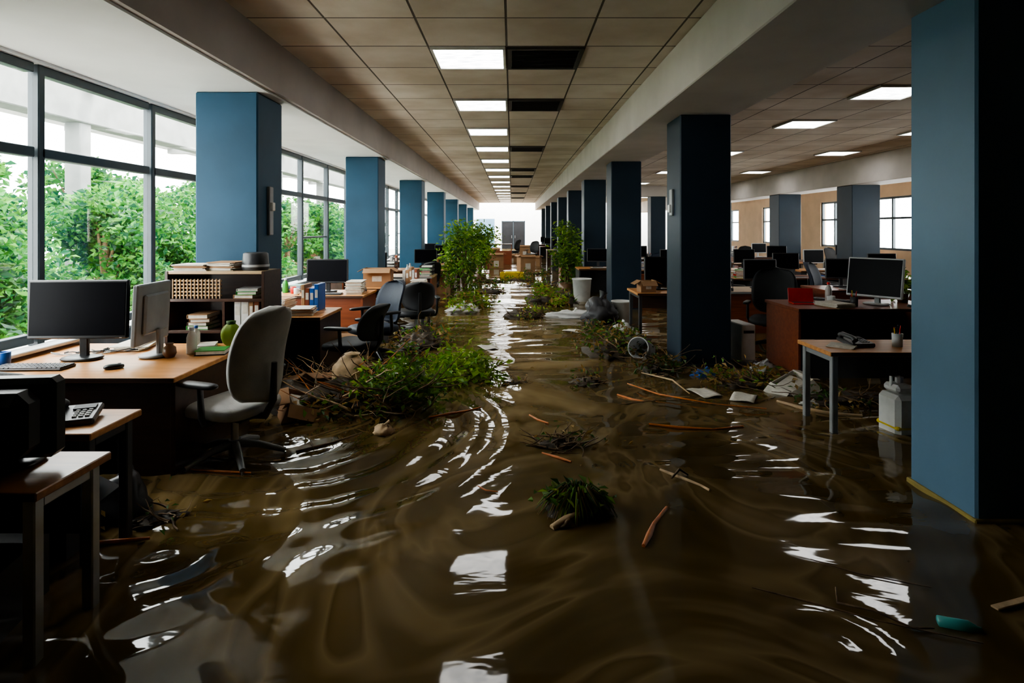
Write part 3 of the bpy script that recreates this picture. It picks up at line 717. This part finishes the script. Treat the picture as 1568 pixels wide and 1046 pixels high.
desk(1.75, 2.75, 8.2, 8.95, 'wood', 'woodd', 'legs', ped=False, leg='dgrey'); monitor(2.18, 8.65, Z, 0.1, 0.48, 0.36); carton(1.92, 8.4, Z, 0.1, 0.22, 0.2, 0.16); papers(2.5, 8.4, Z, .1, 16); binders(2.58, 8.75, Z, 0, 4); mug(2.25, 8.35, Z)
bin_(1.75, 9.4, 0, 0.5, 0.16); bin_(1.45, 12.2, 0.0, 0.62, 0.2)
rows = [(2.9, 8.4), (4.6, 8.6), (6.3, 8.4), (3.0, 10.6), (4.7, 10.7), (6.4, 10.5), (2.7, 12.7), (4.4, 12.8), (6.2, 12.6), (2.9, 15.4), (4.7, 15.2), (6.6, 15.3),
        (1.5, 13.2), (1.4, 17.0), (1.45, 21.3), (1.5, 25.2), (3.2, 18.4), (5.1, 18.5), (7.0, 18.2), (5.2, 6.2), (7.0, 6.0), (9.1, 11.5), (9.1, 16.5), (3.2, 21), (7, 21.4), (1.4, 29.5), (1.4, 33.5)]
for i, (xx, yy) in enumerate(rows):
    wd = 1.35 if xx > 2 else 1.0
    desk(xx, xx+wd, yy, yy+0.78, R.choice(('wood', 'woodl', 'woodr')), R.choice(('woodd', 'dgrey', 'woodr')), R.choice(('panel', 'legs')), ped=(wd > 1.2), mod=R.choice(('front', 'back')))
    clutter(xx, xx+wd, yy, yy+0.78, Z, 1, dens=0.95, body=R.choice(('black', 'black', 'dgrey', 'lgrey')))
    if yy < 20 and i % 3 != 2 and xx > 2.5: chair(xx+0.7, yy+1.22, R.uniform(2, 4.2), R.choice(('fabblk', 'fabblk', 'fabblue')), 'black', 0.5, 1.1)
    elif yy < 14: tower(xx+0.9, yy+0.35, 0, 0.1, 'dgrey')
tower(2.75, 7.75, 0, 0.2, 'lgrey'); printer(5.7, 6.55, Z)
b = MB(); b.box((0, 0, 0.38), (0.16, 0.4, 0.40), 'wplas', 0.01); b.box((0, 0, 0.09), (0.2, 0.44, 0.18), 'grey', 0.01); b.box((0, -0.202, 0.5), (0.12, 0.006, 0.03), 'black'); b.make('computer_tower', (2.62, 6.75, 0), 0.1)

# ------------------------------------------------------------------ debris
def twigpath(x, y, z, L, a, n=8, wob=0.25, dz=0.0):
    p = []; s_ = L/n
    for i in range(n+1):
        p.append((x, y, z)); a += R.gauss(0, wob); x += s_*math.cos(a); y += s_*math.sin(a); z += s_*dz
        dz += R.gauss(0, wob*0.4)
    return p
def debris(name, cx, cy, rx, ry, h, nt, nl, lk=('l1', 'l3', 'l4'), ls=0.07, mound=True, tk=('twig',), tL=0.5, twz=0.4, lz=0.7):
    b = MB()
    if mound:
        for q in range(5):
            a = R.uniform(0, 6.3); rr = R.uniform(0, .5)
            b.blob((rx*rr*math.cos(a), ry*rr*math.sin(a), -h*0.12), (rx*R.uniform(.8, 1.2), ry*R.uniform(.8, 1.2), h*R.uniform(.7, 1.1)), 'mud', 0.45, 5, 20, 12)
    for q in range(nt):
        a = R.uniform(0, 6.3); rr = math.sqrt(R.random())*0.8
        L = tL*R.uniform(.4, 1.1); r0 = R.uniform(.003, .009)*(1+tL*0.4)
        pth = twigpath(rx*rr*math.cos(a), ry*rr*math.sin(a), R.uniform(-.02, h*0.4), L, R.uniform(0, 6.3), 7, .28, R.uniform(-.1, twz))
        pth = [(p[0], p[1], max(p[2], -0.03)) for p in pth]
        b.tube(pth, [r0*(1-0.1*i) for i in range(8)], R.choice(tk), 5)
        if R.random() < .6:
            j = R.randrange(2, 5); b.tube(twigpath(*pth[j], L*0.5, R.uniform(0, 6.3), 4, .3, R.uniform(0, .8)), [r0*.6, r0*.5, r0*.4, r0*.3, r0*.2], R.choice(tk), 5)
    if nl:
        nc = max(4, nl//45); P = []
        for q in range(nc):
            a = R.uniform(0, 6.3); rr = math.sqrt(R.random())
            c = np.array([rx*rr*math.cos(a)*.9, ry*rr*math.sin(a)*.9, h*R.uniform(0.15, lz)*(1.15-rr*0.75)])
            P.append(c+NR.normal(size=(nl//nc, 3))*[0.09, 0.09, 0.055])
        P = np.concatenate(P); P[:, 2] = np.maximum(P[:, 2], 0.0)
        b.leaves(P, ls, lk)
    return b.make(name, (cx, cy, W))
debris('debris_pile', -1.40, 4.95, 0.60, 0.45, 0.42, 130, 500, ('l1', 'l3', 'l4', 'l4'), 0.06, True, ('twig', 'twig', 'twigo', 'burlap'), 0.55, .7)
debris('leafy_branch', -0.95, 4.85, 0.36, 0.32, 0.58, 45, 1000, ('l1', 'l1', 'l2', 'l3'), 0.065, False, ('twig',), 0.55, .8, 0.9)
debris('leafy_branch', -0.50, 6.0, 0.45, 0.55, 0.28, 20, 1000, ('l1', 'l2', 'l2'), 0.075, False, ('twig',), 0.4, .3, 0.7)
debris('debris_pile', -1.2, 7.6, 0.45, 0.9, 0.25, 40, 500, ('l1', 'l4', 'l3'), 0.07, True)
debris('debris_pile', -1.85, 5.35, 0.3, 0.5, 0.3, 50, 100, ('l4',), 0.06, True)
debris('debris_pile', 1.3, 7.6, 0.45, 0.95, 0.28, 70, 1000, ('l1', 'l3', 'l4', 'l4'), 0.07, True)
debris('debris_pile', 1.52, 6.3, 0.24, 0.35, 0.2, 30, 300, ('l4', 'l3'), 0.06, True)
debris('leafy_branch', 0.9, 12.5, 0.6, 1.4, 0.3, 30, 1200, ('l1', 'l2', 'l4'), 0.09, True)
debris('debris_pile', 0.28, 10.2, 0.42, 0.5, 0.16, 40, 200, ('l3', 'l4', 'l2'), 0.07, True)
debris('debris_pile', 2.30, 5.7, 0.42, 0.30, 0.12, 30, 450, ('l4', 'l4', 'l1'), 0.06, True)
debris('floating_debris', 0.72, 5.75, 0.17, 0.2, 0.08, 22, 60, ('l4', 'l3'), 0.05, True, tL=.25)
debris('floating_debris', 0.07, 5.7, 0.16, 0.06, 0.04, 14, 20, ('l4',), 0.04, True, tL=.2)
debris('floating_debris', 0.32, 4.07, 0.20, 0.12, 0.09, 40, 50, ('l3', 'l4'), 0.05, True, tL=.25)
debris('floating_debris', 3.0, 5.2, 0.5, 0.3, 0.1, 26, 120, ('l4', 'l3'), 0.06, True)
debris('floating_debris', -1.85, 3.05, 0.2, 0.15, 0.05, 14, 40, ('l4', 'l3'), 0.04, True, tL=.2)
b = MB()
for q in range(4): b.blob((R.uniform(-.06, .06), R.uniform(-.03, .03), -0.002), (0.26, 0.18, 0.12), 'mud', 0.3, 4)
for i in range(200):
    a = R.uniform(0, 6.3); L = R.uniform(.12, .23); h_ = R.uniform(.07, .14)
    b.tube([(0.02*math.cos(a), 0.02*math.sin(a), 0.05), (L*.4*math.cos(a), L*.3*math.sin(a), h_), (L*.8*math.cos(a), L*.65*math.sin(a), h_*.55), (L*math.cos(a), L*.8*math.sin(a), 0.0)], [.003, .0045, .0035, .001], R.choice(('l1', 'l2', 'l3', 'l4')), 4, False)
b.leaves(NR.normal(size=(120, 3))*[.09, .06, .02]+[0, 0, .08], 0.065, ('l1', 'l2', 'l3'))
b.blob((-0.06, -0.15, 0.0), (0.14, 0.08, 0.07), 'twig', .3, 3, r=(0, 0, .6)); b.tube([(-.15, -.20, .0), (-.07, -.15, .02), (.0, -.10, .03)], [.020, .025, .013], 'burlap', 8)
b.make('grass_clump', (0.35, 3.14, W))
def stick(pts, r, k='twigo', name='floating_stick'):
    b = MB(); o = pts[0]; q = [(p[0]-o[0], p[1]-o[1], (p[2] if len(p) > 2 else 0)+0.006) for p in pts]
    n = len(q); b.tube(q, [r*(0.8+0.2*math.sin(i*2.1)) if 0 < i < n-1 else r*0.6 for i in range(n)], k, 7); b.make(name, (o[0], o[1], W))
stick([(-.66, 4.66), (-.52, 4.74), (-.36, 4.83), (-.26, 4.92)], 0.012)
stick([(.62, 2.77), (.67, 2.87), (.72, 2.98), (.83, 3.15)], 0.016)
stick([(.20, 3.92), (.30, 3.84), (.38, 3.77)], 0.010)
stick([(.14, 4.72), (.2, 4.6), (.28, 4.52)], 0.010)
stick([(.92, 3.65), (1.02, 3.52), (1.1, 3.42), (1.13, 3.36)], 0.012, 'burlap'); stick([(.95, 3.5, .01), (1.02, 3.58, .03), (1.07, 3.57, .0)], 0.009, 'twig')
stick([(1.05, 4.5), (1.25, 4.42), (1.5, 4.38), (1.75, 4.45)], 0.012)
stick([(.95, 5.3), (1.05, 5.15), (1.15, 5.08)], 0.012)
stick([(1.1, 5.6, .02), (1.3, 5.2, .03), (1.7, 4.95, .02), (2.1, 4.85, .01)], 0.008, 'twigo'); stick([(.9, 5.0), (1.3, 5.05, .03), (1.7, 4.9, .03), (2.2, 4.75)], 0.006, 'twig')
stick([(1.3, 5.9, .05), (1.5, 5.5, .08), (1.6, 5.3, .01)], 0.008, 'burlap')
stick([(2.3, 5.1), (2.45, 4.85), (2.6, 4.75), (2.8, 4.7)], 0.018, 'woodl')
stick([(1.35, 2.45), (1.3, 2.35), (1.42, 2.3), (1.5, 2.2), (1.58, 2.2)], 0.005, 'twig')
stick([(1.0, 2.45), (1.2, 2.35), (1.4, 2.24), (1.7, 2.12)], 0.004, 'twig')
stick([(-2.2, 2.75), (-1.95, 2.8), (-1.75, 2.84)], 0.012)
stick([(-2.0, 3.65), (-1.8, 3.62), (-1.6, 3.6)], 0.009)
stick([(1.35, 2.66), (1.5, 2.55), (1.75, 2.45)], 0.003, 'twig')
stick([(-0.2, 3.42), (-.15, 3.36), (-.08, 3.34)], 0.005, 'twigo')
stick([(-1.45, 3.95), (-1.25, 4.1), (-1.1, 4.3)], 0.012, 'twig'); stick([(-1.3, 4.4), (-1.45, 4.2), (-1.35, 4.0)], 0.008, 'twig')
b = MB(); b.lathe([(0.001, 0), (0.022, 0.002), (0.024, 0.1), (0.01, 0.13), (0.01, 0.14), (0.001, 0.14)], (0, 0, 0.004), 'teal', 14, r=(0, PI/2, 0)); b.make('floating_bottle', (1.62, 2.24, W), -0.35)
b = MB(); b.box((0, 0, 0.004), (0.2, 0.03, 0.008), 'burlap', 0.002); b.make('wood_scrap', (2.0, 2.35, W), 0.3)
def bag(x, y, d, k='wplas', name='plastic_bag', amp=.35):
    b = MB(); b.blob((0, 0, d[2]*0.3), d, k, amp, 4.5); b.blob((d[0]*.3, d[1]*.1, d[2]*0.2), (d[0]*.6, d[1]*.7, d[2]*.7), k, amp, 5); b.tube([(0, 0, d[2]*.6), (0.02, 0, d[2]*.9), (0.05, 0.01, d[2]*1.05)], [d[2]*.16, d[2]*.06, d[2]*.14], k, 8)
    b.make(name, (x, y, W-0.02))
bag(1.05, 10.0, (0.85, 0.35, 0.16)); bag(1.5, 8.1, (0.35, 0.3, 0.24)); bag(2.65, 6.2, (0.25, .22, .13), 'lgrey'); bag(2.55, 5.05, (0.14, .1, .05), 'wplas'); bag(2.35, 7.3, (0.2, .16, .12), 'wplas')
bag(1.95, 6.0, (0.22, .14, .10), 'bluec', 'blue_cloth'); bag(1.4, 9.3, (0.5, .5, .5), 'dgrey', 'dark_cloth_heap')
bag(-0.95, 4.32, (0.14, 0.18, 0.10), 'burlap', 'cream_sack', .2); bag(-1.65, 10.2, (0.5, .4, .3), 'lgrey'); bag(-0.9, 10.6, (.5, .5, .2), 'wplas')
b = MB(); b.blob((0, 0, 0.18), (.34, .30, .46), 'burlap', .14, 3.0, 32, 20, .85); b.lathe([(.05, .34), (.035, .39), (.07, .44), (.03, .42)], (0.02, 0, 0), 'burlap', 16); b.make('cream_sack', (-1.42, 5.15, W-.03))
carton(-1.72, 4.72, 0.08, rot=(0.25, 0.35, 0.5), w=.32, d=.26, h=.22); carton(-1.75, 5.15, 0.12, rot=(-0.3, 0.2, 1.1), w=.36, d=.26, h=.24)
bin_(-1.15, 5.65, 0.16, .34, .12, 'wplas', rot=(1.25, 0.2, 0.9)); bin_(1.62, 7.0, 0.2, .34, .12, 'lgrey', rot=(1.3, 0.1, -0.6))
carton(-1.9, 7.2, 0.05, 0.2, .4, .3, .35); carton(2.6, 5.45, 0.1, rot=(.2, -.3, .4), w=.3, d=.22, h=.16, k='paper')
for (x_, y_, r_) in ((1.75, 5.35, .3), (2.05, 5.2, -.5), (-0.3, 7.4, .4), (0.9, 8.6, 1.0), (2.75, 5.6, .9), (-1.1, 6.4, .2)):
    b = MB(); b.sheet(lambda u, v: ((u-.5)*.2, .006*math.sin(u*6+v*4)+.001, (v-.5)*.28), 6, 8, .001, 'paper'); b.make('floating_paper', (x_, y_, W+.012), rot=(PI/2, 0, r_))
b = MB()
b.box((0, 0, 0.13), (0.75, 0.5, 0.02), 'yellow', .005)
for sx in (-1, 1): b.box((sx*.365, 0, .2), (.02, .5, .16), 'yellow', .005)
for sy in (-1, 1): b.box((0, sy*.24, .2), (.71, .02, .16), 'yellow', .005)
b.box((0, 0, .26), (.5, .3, .12), 'yellow', .04); b.make('yellow_crate', (0.0, 18.5, 0))
for (x_, y_) in ((0.5, 21), (-0.6, 22.5), (0.9, 24), (0.0, 27), (-0.9, 29), (0.7, 31)):
    carton(x_, y_, 0, R.uniform(-.5, .5), 0.55, 0.45, 0.5+R.random()*.3)
desk(-1.2, 0.0, 25, 25.8, 'woodr', 'woodr', 'panel', h=1.0, ped=False, mod='front')
chair(0.9, 26.5, 2.5); chair(0.1, 30, 1.0)
for (x_, y_) in ((-0.5, 14), (0.6, 15.5), (0.2, 17), (-0.7, 16.5), (0.8, 19.5)):
    debris('floating_debris', x_, y_, .5, .4, .12, 20, 150, ('l4', 'l3', 'l1'), .09)

def ficus(x, y, h, rad, nl, ls=0.10, droop=0.5):
    b = MB(); b.lathe([(0.001, 0), (0.14, 0), (0.19, 0.3), (0.17, 0.3), (0.001, 0.26)], (0, 0, 0), 'brown', 20)
    P = []
    for i in range(16):
        a = R.uniform(0, 6.3); rr = rad*R.uniform(.3, .95); zt = h*R.uniform(.45, .97)
        tip = (rr*math.cos(a), rr*math.sin(a), zt); mid = (rr*.3*math.cos(a), rr*.3*math.sin(a), zt*0.72)
        b.tube([(0.02*math.cos(a), 0.02*math.sin(a), .25), mid, tip], [.02, .012, .005], 'twig', 6)
        P.append(np.array(tip)+NR.normal(size=(nl//26, 3))*[rad*.27, rad*.27, h*.07])
        if R.random() < droop: P.append(np.array([tip[0], tip[1], zt*.6])+NR.normal(size=(nl//26, 3))*[rad*.2, rad*.2, h*.12])
    P = np.concatenate(P); P[:, 2] = np.clip(P[:, 2], .2, h*1.05); b.leaves(P, ls, ('l1', 'l1', 'l3', 'l2'))
    return b.make('indoor_ficus_tree', (x, y, 0))
ficus(-1.0, 12.6, 1.75, 0.42, 2600)
ficus(1.35, 14.6, 1.75, 0.30, 1800)
ficus(-0.95, 17.5, 1.7, 0.5, 1800)
debris('leafy_branch', -0.85, 11.2, 0.35, 0.9, 0.45, 20, 900, ('l1', 'l2', 'l4'), .09, False)

# ------------------------------------------------------------------ outside garden
solid('garden_ground', -30, XL-0.2, -6, 60, -0.6, -0.4, 'bounce_ground')
def tree(x, y, h, r, nl, ls):
    b = MB(); b.tube([(0, 0, 0), (0.05, 0.02, h*.4), (-.05, .05, h*.75)], [.12, .09, .04], 'twig', 8)
    P = []
    for i in range(26):
        a = R.uniform(0, 6.3); rr = r*math.sqrt(R.random()); zt = R.uniform(.12, 1.0)*h
        rr *= (1.1-0.5*zt/h)
        c = np.array([rr*math.cos(a), rr*math.sin(a), zt]); d = NR.normal(size=(nl//26, 3)); d /= np.linalg.norm(d, axis=1)[:, None]
        P.append(c+d*NR.uniform(.6, 1.0, (nl//26, 1))*np.array([.55, .55, .42])*R.uniform(.7, 1.1))
        if i % 4 == 0: b.tube([(0, 0, h*.35), (c[0]*.5, c[1]*.5, (zt+h*.35)/2), tuple(c)], [.05, .03, .01], 'twig', 6)
    b.leaves(np.concatenate(P), ls, ('t1', 't2', 't3', 't1'), up=.2, wr=.6)
    return b.make('garden_tree', (x, y, -0.4))
for i, yy in enumerate(np.arange(3.2, 33, 1.9)):
    tree(-7.8+R.uniform(-.4, .4), yy+R.uniform(-.3, .3), R.uniform(2.45, 3.0), 1.2, 8000 if yy < 14 else 2600, 0.125 if yy < 14 else 0.18)
for i, yy in enumerate(np.arange(6, 44, 3.2)):
    tree(-11.5+R.uniform(-.8, .5), yy, R.uniform(3.2, 3.8), 1.8, 4200, 0.19)
b = MB()
b.box((-9.6, 20, 4.35), (0.5, 44, 0.75), 'conc', .02); b.box((-14.0, 20, 5.2), (0.5, 44, 0.6), 'conc', .02)
for yy in np.arange(2, 42, 5.5): b.box((-8.9, yy, 4.85), (10.2, 0.3, 0.3), 'conc', .02); b.box((-9.6, yy, 1.8), (0.35, 0.35, 4.4), 'conc', .02)
b.make('concrete_pergola')

# ------------------------------------------------------------------ light
w = bpy.data.worlds.new('overcast_sky'); sc.world = w; w.use_nodes = True
N = w.node_tree.nodes; L = w.node_tree.links; bg = N['Background']
tc = N.new('ShaderNodeTexCoord'); sp = N.new('ShaderNodeSeparateXYZ'); L.new(tc.outputs['Generated'], sp.inputs[0])
rp = N.new('ShaderNodeValToRGB'); rp.color_ramp.elements[0].position = 0.0; rp.color_ramp.elements[0].color = (0.94, 0.95, 0.94, 1); rp.color_ramp.elements[1].position = 1.0; rp.color_ramp.elements[1].color = (1.0, 0.99, 0.98, 1)
L.new(sp.outputs['Z'], rp.inputs['Fac']); L.new(rp.outputs['Color'], bg.inputs['Color']); bg.inputs['Strength'].default_value = 18.0
sd = bpy.data.lights.new('sun', 'SUN'); sd.energy = 7; sd.angle = math.radians(8); sd.color = (1, 0.96, 0.88)
so = bpy.data.objects.new('sun', sd); sc.collection.objects.link(so); so.rotation_euler = (math.radians(-8), math.radians(42), 0)
try:
    sc.view_settings.look = 'AgX - Medium High Contrast'
except Exception as ex:
    print('look', ex)

cam = bpy.data.cameras.new('camera'); co = bpy.data.objects.new('camera', cam); sc.collection.objects.link(co)
co.location = (0, 0, CAMZ); co.rotation_euler = (PI/2, 0, 0)
cam.sensor_width = 36; cam.lens = 36*900/1568; cam.shift_y = -0.110; cam.clip_start = 0.05; cam.clip_end = 200
sc.camera = co
